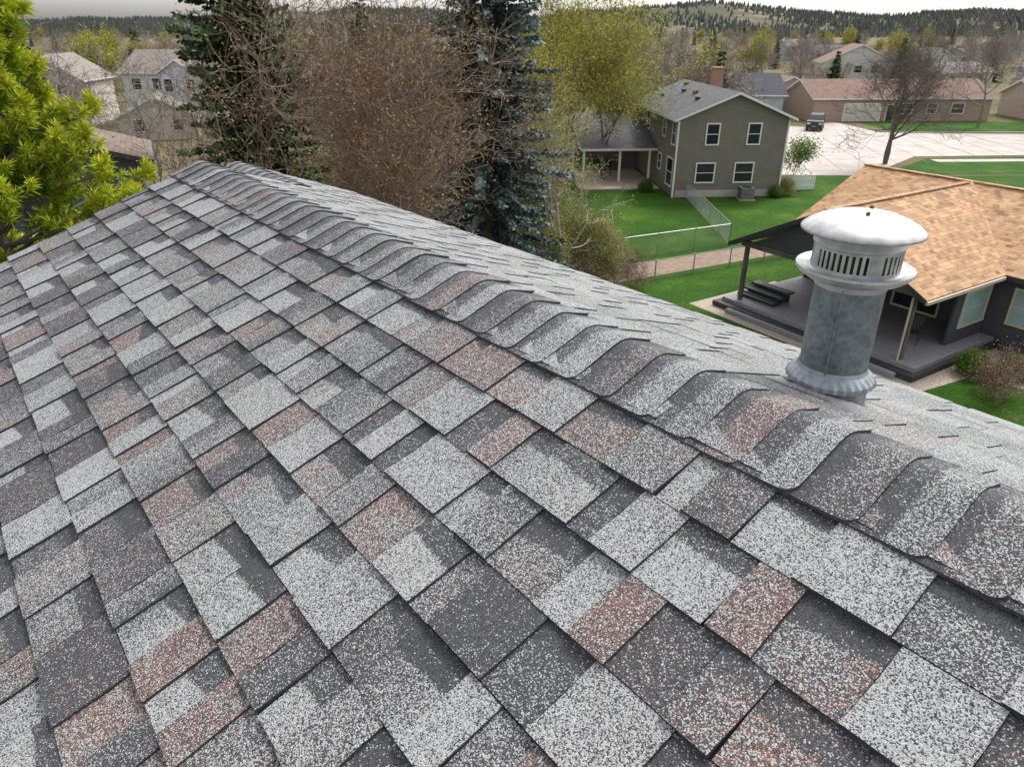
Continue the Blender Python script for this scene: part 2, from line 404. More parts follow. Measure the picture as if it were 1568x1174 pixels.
def slope(rb,side,ta,tb,L0,L1,r,first):
    n=(0,S*side/NR,1/NR); k_=1 if side>0 else .55
    def P(t,L,hh): return (t, side*L/NR+n[1]*hh*k_, -S*L/NR+n[2]*hh*k_)
    L=first
    while L-E<L1:
        lo=L; up=max(L-E,L0)
        if lo>L1+.02: lo=L1+.02
        x=ta-r.random()*.1; tooth=r.random()<.5
        while x<tb:
            wd=r.choice([.08,.10,.13,.15,.19]) if tooth else r.choice([.06,.08,.11,.14])
            x0=max(x,ta+r.uniform(-.004,.004)); x1=min(x+wd,tb+r.uniform(-.004,.004)); x+=wd
            if x1-x0<.005: tooth=not tooth; continue
            e=.0054 if tooth else 0; tn,rd=pick(r)
            tn2,rd2=(pick(r) if r.random()<.25 else (tn,rd))
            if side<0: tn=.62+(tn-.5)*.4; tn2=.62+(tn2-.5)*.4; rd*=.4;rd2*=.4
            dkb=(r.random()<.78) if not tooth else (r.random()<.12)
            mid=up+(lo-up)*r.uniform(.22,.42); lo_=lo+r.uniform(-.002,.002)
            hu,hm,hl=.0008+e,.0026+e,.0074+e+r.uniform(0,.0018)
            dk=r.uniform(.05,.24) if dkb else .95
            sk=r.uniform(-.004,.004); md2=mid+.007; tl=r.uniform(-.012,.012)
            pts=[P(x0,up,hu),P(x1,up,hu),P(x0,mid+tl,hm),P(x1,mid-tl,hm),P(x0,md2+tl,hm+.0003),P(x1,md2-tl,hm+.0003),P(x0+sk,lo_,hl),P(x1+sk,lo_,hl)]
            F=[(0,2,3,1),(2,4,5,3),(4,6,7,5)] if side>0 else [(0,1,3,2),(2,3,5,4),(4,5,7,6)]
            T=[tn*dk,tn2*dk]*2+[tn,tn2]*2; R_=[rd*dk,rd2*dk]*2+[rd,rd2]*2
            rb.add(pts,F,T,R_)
            pb=[P(x0+sk,lo_,hl),P(x1+sk,lo_,hl),P(x1+sk,lo_,-.002),P(x0+sk,lo_,-.002)]
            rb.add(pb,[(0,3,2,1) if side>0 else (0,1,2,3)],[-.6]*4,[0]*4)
            if tooth:
                for xa,xs in ((x0,0),(x1,1)):
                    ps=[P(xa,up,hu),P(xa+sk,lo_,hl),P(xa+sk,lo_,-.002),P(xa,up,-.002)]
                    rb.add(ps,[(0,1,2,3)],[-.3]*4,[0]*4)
            tooth=not tooth if r.random()<.92 else tooth
        L+=E
T0,T1=-3.2,4.095
Lnear=4.3; Lfar=2.07*h*NR
r=random.Random(11)
rb=RB(); slope(rb,1,T0,T1,0,Lnear,r,.156); rb.done('shingles_front_slope',house)
rb=RB(); slope(rb,-1,T0,T1,0,Lfar,r,.156); slope(rb,-1,T1,5.2,.588,Lfar,r,.156+4*E); rb.done('shingles_back_slope',house)
def caps(rb,ta,tb,y0,z0,r,w=.172,wf=.11,EX=.108):
    t=ta
    i=0
    while t<tb:
        tn,rd=pick_cap(r)
        LL=EX*1.45; LL=min(LL,tb+.02-t)
        ns=25; ts=[0,.002,.005,.009,.014,.020,.028,.045,.060,.068,.085,.105,LL]
        ts=[q for q in ts if q<=LL]; jl=r.uniform(-.003,.003); skew=r.uniform(-.004,.004)
        liftn=r.uniform(.005,.008); liftf=r.uniform(.006,.016); rr=.026; pts=[];T=[];R_=[]
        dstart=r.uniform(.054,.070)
        for q in ts:
            cut=(rr-math.sqrt(max(0,rr*rr-(rr-q)**2)) if q<rr else 0)
            wn=w-cut+jl; wfa=wf-cut*.8
            for k in range(ns):
                u_=-1+2*k/(ns-1); s_=u_*(wn if u_>0 else wfa)
                a=abs(s_); sg=1 if s_>0 else -1
                rc=.028; yy=a/NR; zz=-S*a/NR
                if a<rc: zz=-S/NR*(a*a/rc*.5+rc*.5)
                lf=(liftn if s_>0 else liftn+(liftf-liftn)*(a/wf)**2)*(1-q/(EX*1.6))+.003
                pts.append((t+q+skew*s_/w, y0+sg*yy+sg*S/NR*lf*min(1,a/rc), z0+zz+lf/NR))
                late=min(1,max(0,(q-dstart)/.008)); dk=1-.8*late  # shadow band painted into the cap tone, beside the next cap's butt
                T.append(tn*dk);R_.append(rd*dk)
        nr=len(ts)
        F=[(a_*ns+k,a_*ns+k+1,(a_+1)*ns+k+1,(a_+1)*ns+k) for a_ in range(nr-1) for k in range(ns-1)]
        F=[f[::-1] for f in F]
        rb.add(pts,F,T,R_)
        loop=[a_*ns for a_ in range(nr-1,-1,-1)]+list(range(1,ns))+[a_*ns+ns-1 for a_ in range(1,nr)]
        sp=[pts[q] for q in loop]; dn=[(p[0],p[1],p[2]-.006) for p in sp]; m=len(sp)
        rb.add(sp+dn,[(k,k+m,k+m+1,k+1) for k in range(m-1)],[-.6]*(2*m),[0]*(2*m))
        t+=EX; i+=1
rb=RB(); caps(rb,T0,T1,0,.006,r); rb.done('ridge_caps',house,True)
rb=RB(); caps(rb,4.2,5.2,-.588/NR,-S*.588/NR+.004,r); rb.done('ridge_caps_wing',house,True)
b=B()
def SP(t,L,side,dz): return (t,side*L/NR,-S*L/NR+dz)
b.slab([SP(T0+.02,.0,1,-.004),SP(T1-.012,.0,1,-.004),SP(T1-.012,Lnear,1,-.004),SP(T0+.02,Lnear,1,-.004)],.14,0,1)
b.slab([SP(T0+.02,.0,-1,-.004),SP(T1-.012,.0,-1,-.004),SP(T1-.012,Lfar,-1,-.004),SP(T0+.02,Lfar,-1,-.004)],.14,0,1)
b.slab([SP(T1-.01,.588,-1,-.004),SP(5.19,.588,-1,-.004),SP(5.19,Lfar,-1,-.004),SP(T1-.01,Lfar,-1,-.004)],.14,0,1)
z5=-S*.588/NR; b.slab([(T1-.01,-.588/NR,z5-.004),(5.19,-.588/NR,z5-.004),(5.19,0.1,z5-.23),(T1-.01,0.1,z5-.23)],.14,0,1)
b.done('roof_deck',[M_dark,M_white],parent=house)
b=B(); ya=-Lfar/NR+.35; yb=Lnear/NR-.45; gz=-(11.4-h); xa,xb=T0+.35,T1-.35
ra=-S*abs(ya)-.16; rbz=-S*yb-.16
b.poly([(xa,ya,gz),(xa,ya,ra),(xa,0,-.16),(xa,yb,rbz),(xa,yb,gz)][::-1],0); b.poly([(xb,ya,gz),(xb,ya,ra),(xb,0,-.16),(xb,yb,rbz),(xb,yb,gz)],0)
b.poly([(xa,ya,gz),(xb,ya,gz),(xb,ya,ra),(xa,ya,ra)],0); b.poly([(xa,yb,gz),(xb,yb,gz),(xb,yb,rbz),(xa,yb,rbz)][::-1],0)
b.box(((xb+5)/2,(-.1+ya)/2,(gz-.6)/2),(5-xb,abs(ya)-.1,-gz-.6-.5),0)
M_own=siding_mat('own_house_siding',(.35,.33,.29)); b.done('walls',[M_own],parent=house)

# ================================================================= ROOF VENT
def vent_metal(name,c,rough,metal,sc,v):
    m,nt,b=new_mat(name); tc=N(nt,'ShaderNodeTexCoord'); no=N(nt,'ShaderNodeTexNoise',Scale=sc,Detail=8.0,Roughness=.7); vo=N(nt,'ShaderNodeTexVoronoi',Scale=sc*3)
    nt.links.new(tc.outputs['Object'],no.inputs[0]); nt.links.new(tc.outputs['Object'],vo.inputs[0])
    f=math_(nt,'ADD',math_(nt,'MULTIPLY',no.outputs[0],.75),math_(nt,'MULTIPLY',vo.outputs['Distance'],.3))
    col=ramp(nt,f,[(.3,tuple(x*(1-v) for x in c)),(.75,tuple(min(1,x*(1+v)) for x in c))]); nt.links.new(col,b.inputs['Base Color'])
    b.inputs['Metallic'].default_value=metal
    rr=math_(nt,'ADD',math_(nt,'MULTIPLY',no.outputs[0],.3),rough-.15); nt.links.new(rr,b.inputs['Roughness'])
    return m
M_pipe=vent_metal('galvanised_pipe',(.16,.187,.20),.5,.6,22,.42)
M_cap=vent_metal('aluminium_cap',(.38,.385,.38),.48,.5,14,.30)
M_flash=vent_metal('lead_flashing',(.27,.295,.315),.5,.6,14,.38)
VX,VY=.794,1.593; vent=empty('roof_vent_pipe',(VX,VY,11.4))
b=B(); b.lathe([(.078,-.78),(.078,-.50)],(0,0,0),48,0); b.beam((-.045,-.065,-.78),(-.045,-.065,-.51),.004,.005,0); b.done('pipe',[M_pipe],parent=vent,merge=True)
b=B(); b.lathe([(.0,-.370),(.03,-.371),(.07,-.3765),(.100,-.387),(.120,-.398),(.130,-.4065),(.1325,-.410),(.1315,-.4135),(.124,-.4115),(.095,-.405)],(0,0,0),56,0)
b.lathe([(.0965,-.40),(.0965,-.436),(.0995,-.438),(.0995,-.441),(.0965,-.443),(.0965,-.450)],(0,0,0),56,0)
b.done('rain_cap',[M_cap],parent=vent,merge=True)
b=B()
b.lathe([(.0,-.364),(.004,-.365),(.005,-.372)],(-.01,-.03,0),10,0); b.lathe([(.0,-.367),(.004,-.368),(.005,-.375)],(.035,.05,0),12,0); b.done('cap_rivets',[simple('rust_vent2',(.12,.07,.05),.7)],parent=vent)
b=B()
for i in range(44):
    a=2*math.pi*i/44; wd=.007 if i%11 else .021
    b.box((.0955*math.cos(a),.0955*math.sin(a),-.4715),(.0015,wd,.046),0,a)
b.lathe([(.0965,-.490),(.097,-.497),(.105,-.500),(.120,-.497),(.1285,-.494),(.1295,-.500),(.121,-.510),(.104,-.521),(.083,-.528),(.080,-.541)],(0,0,0),56,0)
b.lathe([(.0965,-.490),(.078,-.497)],(0,0,0),40,0)
b.done('louvre_screen',[M_cap],parent=vent)
b=B(); b.lathe([(.076,-.41),(.079,-.50)],(0,0,0),32,0); b.done('inner_liner',[simple('vent_liner_dark',(.05,.05,.055),.6,.3)],parent=vent)
b=B()
n=30
for i in range(n):
    a0=2*math.pi*i/n;a1=2*math.pi*(i+.5)/n;a2=2*math.pi*(i+1)/n
    for (aa,ab,k0,k1) in ((a0,a1,1.0,.955),(a1,a2,.955,1.0)):
        pr=[(.079,-.742),(.083,-.752),(.104,-.772),(.1065,-.782)]
        for (ra_,za),(rb_,zb) in zip(pr[:-1],pr[1:]):
            f0=[1 if ra_<.09 else k0,1 if ra_<.09 else k1,1 if rb_<.09 else k1,1 if rb_<.09 else k0]
            b.poly([(ra_*f0[0]*math.cos(aa),ra_*f0[0]*math.sin(aa),za),(ra_*f0[1]*math.cos(ab),ra_*f0[1]*math.sin(ab),za),(rb_*f0[2]*math.cos(ab),rb_*f0[2]*math.sin(ab),zb),(rb_*f0[3]*math.cos(aa),rb_*f0[3]*math.sin(aa),zb)],0)
b.done('storm_collar',[M_flash],parent=vent,merge=True)
b=B(); b.lathe([(.086,-.76),(.090,-.80),(.094,-.93)],(0,0,0),40,0); b.done('flashing_cone',[M_flash],parent=vent,merge=True)

# ================================================================= GROUND
b=B(); b.poly([(-4000,-500,0),(4000,-500,0),(4000,7000,0),(-4000,7000,0)],0); b.done('ground',[M_ground])
def sheet(name,pts,z,mat):
    b=B(); P=[(x,y,z) for x,y in pts]
    n=(Vector(P[1])-Vector(P[0])).cross(Vector(P[2])-Vector(P[0]))
    b.poly(P if n.z>0 else P[::-1],0); return b.done(name,[mat])
sheet('lawn',[(-2,5),(120,5),(120,64.5),(38.3,62.0),(30.5,61.8),(24,62.2),(20,66),(4,70),(2.5,50),(1.5,36)],.004,M_lawn)
sheet('dirt_path',[(-8,27.2),(5.6,34.0),(16,39.3),(30,46.5),(29,48.5),(15.2,41.0),(9,38.2),(4.8,36.0),(-9,29.2)],.008,M_dirt)
sheet('road_pavement',[(22.5,62.4),(30.5,62.3),(39.4,72.1),(50,72.8),(170,76),(170,91),(60,88),(44,89.5),(43,100),(39,100),(38,94),(33.5,97),(25,80)],.012,M_conc)
sheet('lawn.001',[(31.5,62.3),(38.5,62.5),(160,66),(160,75),(50,71.6),(40,70.9)],.016,M_lawn)
sheet('lawn.002',[(46,90.3),(170,92.5),(170,101),(46,100)],.016,M_lawn)
sheet('lawn.003',[(22.0,66),(23.6,66),(27.5,83),(26.0,83)],.020,M_lawn)
sheet('sidewalk',[(40,68.9),(160,73.2),(160,74.4),(40,70.3)],.020,M_conc)
b=B(); b.box((105,72.75,.06),(110,.2,.12),0,math.radians(1.6)); b.box((108,90.3,.06),(124,.2,.12),0,math.radians(1.3)); b.done('kerb',[M_conc])
b=B()
for k in range(9): b.beam((26+k*3.2,63.5+k*1.1,.018),(29.5+k*3.0,84+k*.4,.018),.06,.004,0)
for k in range(14): b.beam((46+k*7,73.6,.018),(46+k*7,88,.018),.06,.004,0)
b.done('pavement_joints',[simple('joint_tar',(.12,.11,.10),.9)])

# hills
prof=[(-2600,16),(-1500,18),(-900,18),(-500,22),(-300,38),(-180,33),(-80,22),(40,20),(150,34),(250,41),(340,47),(420,46),(500,37),(600,27),(690,20),(770,28),(840,32),(1000,26),(1500,22),(2600,20)]
px=np.array([p[0] for p in prof],float);pz=np.array([p[1] for p in prof],float)
nx,ny=260,26; X=np.linspace(-2600,2600,nx); Vh=[];
hr=np.random.default_rng(3); bumps=np.convolve(hr.normal(size=nx+8),np.ones(9)/9,'valid')*6
for j in range(ny):
    f=j/(ny-1); y=800+900*f
    for i in range(nx):
        s=math.sin(min(1,f*1.25)*math.pi/2)**1.4
        k=math.sin(X[i]*.021+f*7)*2.0*f+math.sin(X[i]*.05+f*11)*1.2*f
        Vh.append((X[i]*(y/1450),y,-.5+(np.interp(X[i],px,pz)+bumps[i]+k)*s*(y/1450)))
Fh=[(j*nx+i,j*nx+i+1,(j+1)*nx+i+1,(j+1)*nx+i) for j in range(ny-1) for i in range(nx-1)]
M_hill=grassmat('hill_scrub',(.055,.06,.04),(.11,.095,.07),(.26,.21,.17),.012)
hm=mk_mesh('hills',[(Vh,Fh,0,.5)],[M_hill],True); add_obj('hills',hm)
Vh=np.array(Vh).reshape(ny,nx,3)
n=30000; fi=hr.integers(2,ny-1,n); xi=hr.integers(30,nx-30,n)
dens=np.sin(xi*.16)+np.sin(xi*.37+fi*.5)+hr.normal(size=n)*.8; keep=dens>-.55; fi=fi[keep];xi=xi[keep]; n=len(fi)
P=Vh[fi,xi]+hr.uniform(-1,1,size=(n,3))*[12,18,0]-[0,0,1.0]; hh=hr.uniform(5,10,n); wr=hh*.3
V=[];F=[]
for k in range(4):
    a0=k*6.283/4;a1=(k+1)*6.283/4
    V.append(np.stack([P+np.stack([np.cos(a0)*wr,np.sin(a0)*wr,0*wr],1),P+np.stack([np.cos(a1)*wr,np.sin(a1)*wr,0*wr],1),P+np.stack([0*wr,0*wr,hh],1)],1).reshape(-1,3))
V=np.concatenate(V); F=np.arange(len(V)).reshape(-1,3)
add_obj('hill_forest',mk_mesh('hill_forest',[(V,F,0,np.tile(hr.random(n),4))],[leafmat('far_conifer',(.045,.055,.048),(.10,.11,.085),None,0)]))

# ================================================================= HOUSES
M_roofgrey=shingle_mat('grey_shingles',(.085,.088,.095),(.14,.14,.145),(.06,.06,.065))
M_rooftan=shingle_mat('tan_shingles',(.41,.23,.115),(.21,.108,.052),(.55,.355,.20),.42,.17)
M_roofblue=shingle_mat('blue_black_shingles',(.04,.047,.065),(.06,.065,.085),(.035,.04,.05))
M_roofbrown=shingle_mat('brown_shingles',(.19,.11,.085),(.14,.08,.06),(.24,.15,.115))
M_rooftaupe=shingle_mat('taupe_shingles',(.17,.12,.09),(.11,.08,.065),(.22,.16,.12),.4,.17)
M_roofbeige=shingle_mat('beige_shingles',(.22,.185,.165),(.17,.15,.135),(.27,.23,.2))
def window(b,o,u,n,x,z,w_,h_,fr=0,gl=1,ft=.09):
    o=Vector(o);u=Vector(u);n=Vector(n);Z=Vector((0,0,1))
    c=o+u*x+Z*z
    def bar(dx,dz,sx,sz,pr):
        p=c+u*dx+Z*dz; a=[p-u*sx/2-Z*sz/2,p+u*sx/2-Z*sz/2,p+u*sx/2+Z*sz/2,p-u*sx/2+Z*sz/2]; t=[q+n*pr for q in a]
        b.poly(t,fr)
        for i in range(4): j=(i+1)%4; b.poly([a[i],a[j],t[j],t[i]],fr)
    g=[c-u*w_/2-Z*h_/2,c+u*w_/2-Z*h_/2,c+u*w_/2+Z*h_/2,c-u*w_/2+Z*h_/2]
    b.poly([q+n*.012 for q in g],gl)
    bar(0,h_/2+ft/2,w_+2*ft,ft,.05);bar(0,-h_/2-ft/2,w_+2*ft,ft,.07);bar(-w_/2-ft/2,0,ft,h_,.05);bar(w_/2+ft/2,0,ft,h_,.05);bar(0,0,w_,.045,.03)
def gable_house(name,loc,rot,W,D,H,pitch,ridge,mw,mr,mt=None,over=.45,wins=(),chim=None,door=None,garage=None,base=0):
    mt=mt or M_white; e=empty(name,loc,rot); b=B(); rt=.16
    if ridge=='y':
        zr=H+pitch*W/2
        for y,fl in ((0,1),(D,-1)):
            p=[(0,y,base),(W,y,base),(W,y,H),(W/2,y,zr),(0,y,H)]; b.poly(p if fl>0 else p[::-1],0)
        b.poly([(0,0,base),(0,0,H),(0,D,H),(0,D,base)],0); b.poly([(W,0,base),(W,D,base),(W,D,H),(W,0,H)],0)
    else:
        zr=H+pitch*D/2
        b.poly([(0,0,base),(W,0,base),(W,0,H),(0,0,H)],0); b.poly([(0,D,base),(0,D,H),(W,D,H),(W,D,base)],0)
        for x,fl in ((0,-1),(W,1)):
            p=[(x,0,base),(x,D,base),(x,D,H),(x,D/2,zr),(x,0,H)]; b.poly(p if fl>0 else p[::-1],0)
    b.done('walls',[mw],parent=e)
    b=B(); o=over; dz=o*pitch
    if ridge=='y':
        for sg in (0,1):
            xe=-o if sg==0 else W+o
            b.slab([(W/2,-o,zr+rt),(xe,-o,H-dz+rt),(xe,D+o,H-dz+rt),(W/2,D+o,zr+rt)],rt,0,1)
    else:
        for sg in (0,1):
            ye=-o if sg==0 else D+o
            b.slab([(-o,D/2,zr+rt),(-o,ye,H-dz+rt),(W+o,ye,H-dz+rt),(W+o,D/2,zr+rt)],rt,0,1)
    b.done('roof',[mr,mt],parent=e)
    b=B()
    for (f,x,z,w_,h_) in wins:
        if f=='f': window(b,(0,0,0),(1,0,0),(0,-1,0),x,z,w_,h_)
        if f=='l': window(b,(0,0,0),(0,1,0),(-1,0,0),x,z,w_,h_)
        if f=='r': window(b,(W,0,0),(0,1,0),(1,0,0),x,z,w_,h_)
    if wins: b.done('windows',[mt,M_glass],parent=e)
    if garage:
        b=B(); x,w_=garage; b.box((x,-.03,1.1),(w_+.3,.05,2.35),0)
        for k in range(4): b.box((x,-.075,.3+k*.53),(w_,.04,.5),1)
        b.done('garage_door',[mt,simple('garage_paint',(.55,.52,.47),.6,var=.06)],parent=e)
    if door:
        b=B(); b.box((door,-.03,1.05),(1.15,.05,2.2),0); b.box((door,-.07,1.02),(.9,.05,2.0),1); b.done('door',[mt,M_dark],parent=e)
    if chim:
        x,y,s_,top=chim; b=B(); b.box((x,y,(H-1+top)/2),(s_,s_*1.3,top-H+1),0); b.box((x,y,top+.06),(s_+.15,s_*1.3+.15,.12),0); b.cyl((x,y,top+.1),(x,y,top+.45),.11,8,1)
        b.done('chimney',[M_brick,M_dark],parent=e)
    return e

M_sage=siding_mat('sage_grey_siding',(.175,.16,.13),.2)
e=gable_house('two_storey_house',(12.0,53.5,0),math.radians(4),7.9,13,5.55,.40,'y',M_sage,M_roofgrey,over=.5,
  wins=[('f',2.45,4.45,.85,1.35),('f',5.5,4.45,.85,1.35),('f',2.2,1.75,1.3,1.3),('f',5.1,1.75,1.3,1.3),
        ('l',1.2,4.4,.9,1.5),('l',3.9,4.5,.7,1.2),('l',9,4.5,.9,1.3),('l',1.6,1.6,1.5,1.9),('l',4.6,1.9,.8,1.1)])
b=B(); b.box((-.1,-.03,2.7),(.12,.1,5.4),0); b.box((7.95,-.06,2.7),(.1,.1,5.4),0)
b.box((3.95,-.02,.25),(7.7,.05,.5),1); b.done('trim_boards',[M_white,M_conc],parent=e)
b=B(); b.box((6.2,11.5,7.4),(.8,.9,1.6),0); b.box((6.2,11.5,8.26),(.95,1.05,.12),0); b.box((-.9,12.6,3.7),(1.4,.9,7.4),0); b.box((-.9,12.6,7.46),(1.55,1.05,.12),0); b.done('chimneys',[M_brick],parent=e)
b=B()
for x,y in ((2.0,3.0),(2.6,5.5),(2.4,8.0),(1.2,10),(3.3,10.5)):
    z=5.55+.16+.4*x; b.box((x,y,z+.1),(.3,.3,.22),0)
b.done('roof_vents',[M_dark],parent=e)
b=B()
b.slab([(-6.2,5.2,2.75),(-.05,5.2,2.75),(-.05,12.0,4.7),(-6.2,12.0,4.7)],.18,0,1)
for x in (-5.9,-3.0,-.6): b.box((x,5.5,1.3),(.16,.16,2.6),1)
b.box((-5.9,11,1.3),(.16,.16,2.6),1); b.box((-3.1,12,1.9),(6,.15,3.8),2); b.box((-3.4,11.2,.45),(1.8,.7,.8),3); b.cyl((-3.2,8,.72),(-3.2,8,.76),.6,12,3); b.cyl((-3.2,8,0.03),(-3.2,8,.72),.05,6,3)
b.done('covered_patio',[M_roofgrey,M_white,M_sage,M_dark],parent=e)
b=B(); b.box((-3.4,7.4,.06),(6.2,9,.10),0); b.done('patio_slab',[M_patio],parent=e)
b=B(); b.box((17.2,52.9,.45),(.95,.95,.84),0); b.box((17.2,52.9,.02),(1.15,1.15,.06),1)
for i in range(8): b.box((17.2,52.9,.12+i*.095),(.98,.98,.02),2)
b.cyl((17.2,52.9,.87),(17.2,52.9,.9),.36,16,2); b.done('air_conditioner',[simple('ac_grey',(.22,.22,.21),.6),M_conc,M_dark])
b=B()
for i in range(22): b.box((20.6+i*.14,56+i*.02,.55),(.09,.03,1.1),0)
b.beam((20.5,56.03,.3),(23.6,56.5,.3),.04,.08,0); b.beam((20.5,56.03,.85),(23.6,56.5,.85),.04,.08,0); b.done('picket_fence',[M_white])

# tan-roof house with deck
a_=Vector((.535,-.845,0)); b_=Vector((.845,.535,0)); A=Vector((9.45,30.5,0))
ang=math.atan2(a_.y,a_.x)
e=empty('tan_roof_house',A,ang)
zr=5.25; ze=3.0; Wg=8.9; pr=(zr-ze)/(Wg/2)
b=B(); th=.2
b.slab([(Wg/2,0,zr),(0,0,ze),(0,5.5,ze),(Wg/2,5.5,zr)],th,0,1)
Lx=26; yr=10.3; ye_=5.3
b.slab([(Wg/2,0,zr),(Wg,0,ze),(Wg,7.0,ze),(Wg/2,yr,zr)],th,0,1)
b.slab([(Wg/2,5.45,zr-.005),(0.4,5.45,ze+.15),(Wg/2,yr,zr-.005)],th,0,1)
b.slab([(-.8,yr,zr-.03),(-.8,ye_,ze-.0),(Lx,ye_,ze),(Lx,yr,zr-.03)],th,0,1)
b.slab([(-.8,yr,zr-.03),(Lx,yr,zr-.03),(Lx,yr+5,ze),(-.8,yr+5,ze)],th,0,1)
b.done('roof',[M_rooftan,M_dark],parent=e)
b=B()
for k in range(26): b.box((Wg/2,.15+k*.38,zr+.01),(.26,.36,.04),0)
for k in range(60): b.box((-.6+k*.44,yr,zr-.02),(.42,.26,.05),0)
b.done('ridge_caps',[M_rooftan],parent=e)
b=B()
b.poly([(.55,5.8,0),(Wg-.5,5.8,0),(Wg-.5,5.8,ze),(.55,5.8,ze)],0)
b.poly([(0,5.8,0),(0,5.8,2.85),(0,yr,zr-.3),(0,yr+4.5,2.85),(0,yr+4.5,0)],0)
b.box((Wg-.52,4.5,1.43),(.1,2.6,2.8),0)
b.poly([(Wg-.5,5.82,0),(Lx-.5,5.82,0),(Lx-.5,5.82,2.85),(Wg-.5,5.82,2.85)],0)
b.poly([(.9,.5,ze+.1),(Wg-.9,.5,ze+.1),(Wg/2,.5,zr-.35)],0)
b.box((Lx/2,yr+4.5,1.4),(Lx-1,.1,2.8),0); b.box((Lx-.5,yr,1.4),(.1,9,2.8),0)
b.done('walls',[M_charcoal],parent=e)
b=B(); b.box((Wg/2,3.0,.32),(Wg+.2,5.5,.16),0); b.box((Wg/2,2.9,.14),(Wg+.6,6.1,.2),1)
b.box((Wg/2+.2,-.15,.11),(Wg-1,.5,.16),0)
b.done('deck',[simple('deck_grey',(.22,.21,.22),.75,var=.12,scale=5),M_dark],parent=e)
b=B()
for x in (.6,Wg-.7): b.box((x,.6,1.7),(.16,.16,2.6),0)
b.beam((.3,.6,2.95),(Wg-.3,.6,2.95),.14,.24,0); b.done('porch_posts',[simple('post_paint',(.10,.09,.08),.7)],parent=e)
b=B(); b.beam((Wg+.02,0,2.9),(Wg+.02,5.2,2.9),.10,.12,0); b.cyl((Wg-.7,.45,.4),(Wg-.7,.45,2.8),.04,8,0); b.done('gutter',[simple('gutter_tan',(.5,.42,.32),.5,var=.05)],parent=e)
b=B(); window(b,(0,5.8,0),(1,0,0),(0,-1,0),2.4,1.6,1.8,1.9); window(b,(0,5.8,0),(1,0,0),(0,-1,0),5.6,1.55,1.9,2.1); window(b,(Wg-.46,0,0),(0,1,0),(1,0,0),4.6,1.75,1.7,1.3,0,2); window(b,(0,5.82,0),(1,0,0),(0,-1,0),10.2,1.75,1.9,1.3,0,2); window(b,(0,5.82,0),(1,0,0),(0,-1,0),16.5,1.75,1.7,1.3,0,2)
M_blind=siding_mat('window_blinds',(.26,.38,.35),.06); b.done('windows',[simple('cream_trim',(.5,.42,.3),.6,var=.05),M_glass,M_blind],parent=e)
b=B()
for x,y in ((14,7.2),(18,6.4),(20,8.2),(11.5,9.0),(9,8.3)): b.box((x,y,ze+(y-ye_)*.45+.2),(.4,.28,.2),0,.2)
b.done('roof_vents',[simple('rust_vent',(.17,.08,.05),.7)],parent=e)
b=B()
for i in range(3): b.box((1.1,1.2+i*.45,.5+i*.16),(2.0,.45,.10),0); b.box((1.1,1.2+i*.45,.45+i*.08),(1.9,.06,.3+i*.1),0)
b.done('deck_bench',[M_dark],parent=e)
gp=[A+a_*x+b_*y for x,y in ((-1,-.9),(9.7,-.9),(10.1,2.5),(14,3.2),(22,3.4),(22,5.6),(9.6,5.6),(-1,5.0))]
sheet('gravel_bed',[(p.x,p.y) for p in gp],.010,M_gravel)
def chair(loc,rot):
    b=B()
    for x in (-.25,.25):
        b.beam((x,-.25,0),(x,-.2,.42),.03,.03);b.beam((x,.25,0),(x,.2,.42),.03,.03);b.beam((x,.2,.42),(x,.38,1.0),.03,.03);b.beam((x,-.25,.62),(x,.28,.62),.05,.03);b.beam((x,-.25,.42),(x,-.25,.62),.03,.03)
    b.box((0,0,.43),(.5,.46,.03)); 
    for i in range(5): b.beam((-.2+i*.1,.22,.45),(-.2+i*.1,.37,.98),.06,.015)
    return b.done('patio_chair',[M_dark],loc,rot)
for x,y,ro in ((Wg-1.4,2.4,.4),(2.8,4.0,-.5),(4.1,4.2,.3)):
    p=A+a_*x+b_*y; chair((p.x,p.y,.41),ang+ro)
gable_house('brick_ranch_house',(40,100.5,0),math.radians(2),24,10,2.9,.38,'x',brick_mat('ranch_brick',(.40,.26,.18),(.31,.20,.14)),M_roofbrown,wins=[('f',12.5,1.6,1.6,1.2),('f',16,1.6,1.2,1.2),('f',19.5,1.6,1.6,1.2)],garage=(6.6,4.8),door=10.4,chim=(17,5,.8,5.6))
gable_house('ranch_house',(36.5,112,0),math.radians(4),9,9,2.9,.4,'y',siding_mat('beige_siding',(.42,.36,.3)),M_roofbrown,garage=(4.5,4.6))
gable_house('ranch_house',(70,101,0),math.radians(-3),14,9,2.9,.4,'x',siding_mat('beige_siding2',(.42,.34,.27)),M_roofbrown,wins=[('f',2.5,1.7,1.4,1.2),('f',5.5,1.7,1.4,1.2)],garage=(10,4.6))
gable_house('blue_roof_house',(24,103,0),math.radians(-3),12.5,10,3.2,.45,'x',siding_mat('pale_blue_siding',(.40,.43,.46)),M_roofblue,wins=[('f',9.5,1.7,1.4,1.2)],garage=(4.0,4.8))
M_cream=siding_mat('white_siding',(.60,.60,.57))
e=gable_house('white_two_storey_house',(-49.0,97,0),math.radians(-8),11.5,9,6.3,.5,'x',M_cream,M_roofbeige,wins=[('f',1.8,4.9,1.2,1.3),('f',4.6,4.9,1.2,1.3),('f',2.2,1.7,1.8,1.3),('f',5.0,1.7,1.0,1.3)])
b=B()
b.poly([(6.2,-1.8,6.2),(11.2,-1.8,6.2),(8.7,-1.8,7.6)],1); b.slab([(8.7,-2.2,7.8),(5.9,-2.2,6.25),(5.9,1.5,6.25),(8.7,3,7.8)],.15,0,2); b.slab([(8.7,-2.2,7.8),(11.5,-2.2,6.25),(11.5,1.5,6.25),(8.7,3,7.8)],.15,0,2)
b.box((8.7,-.9,3.15),(5,1.75,6.1),1)
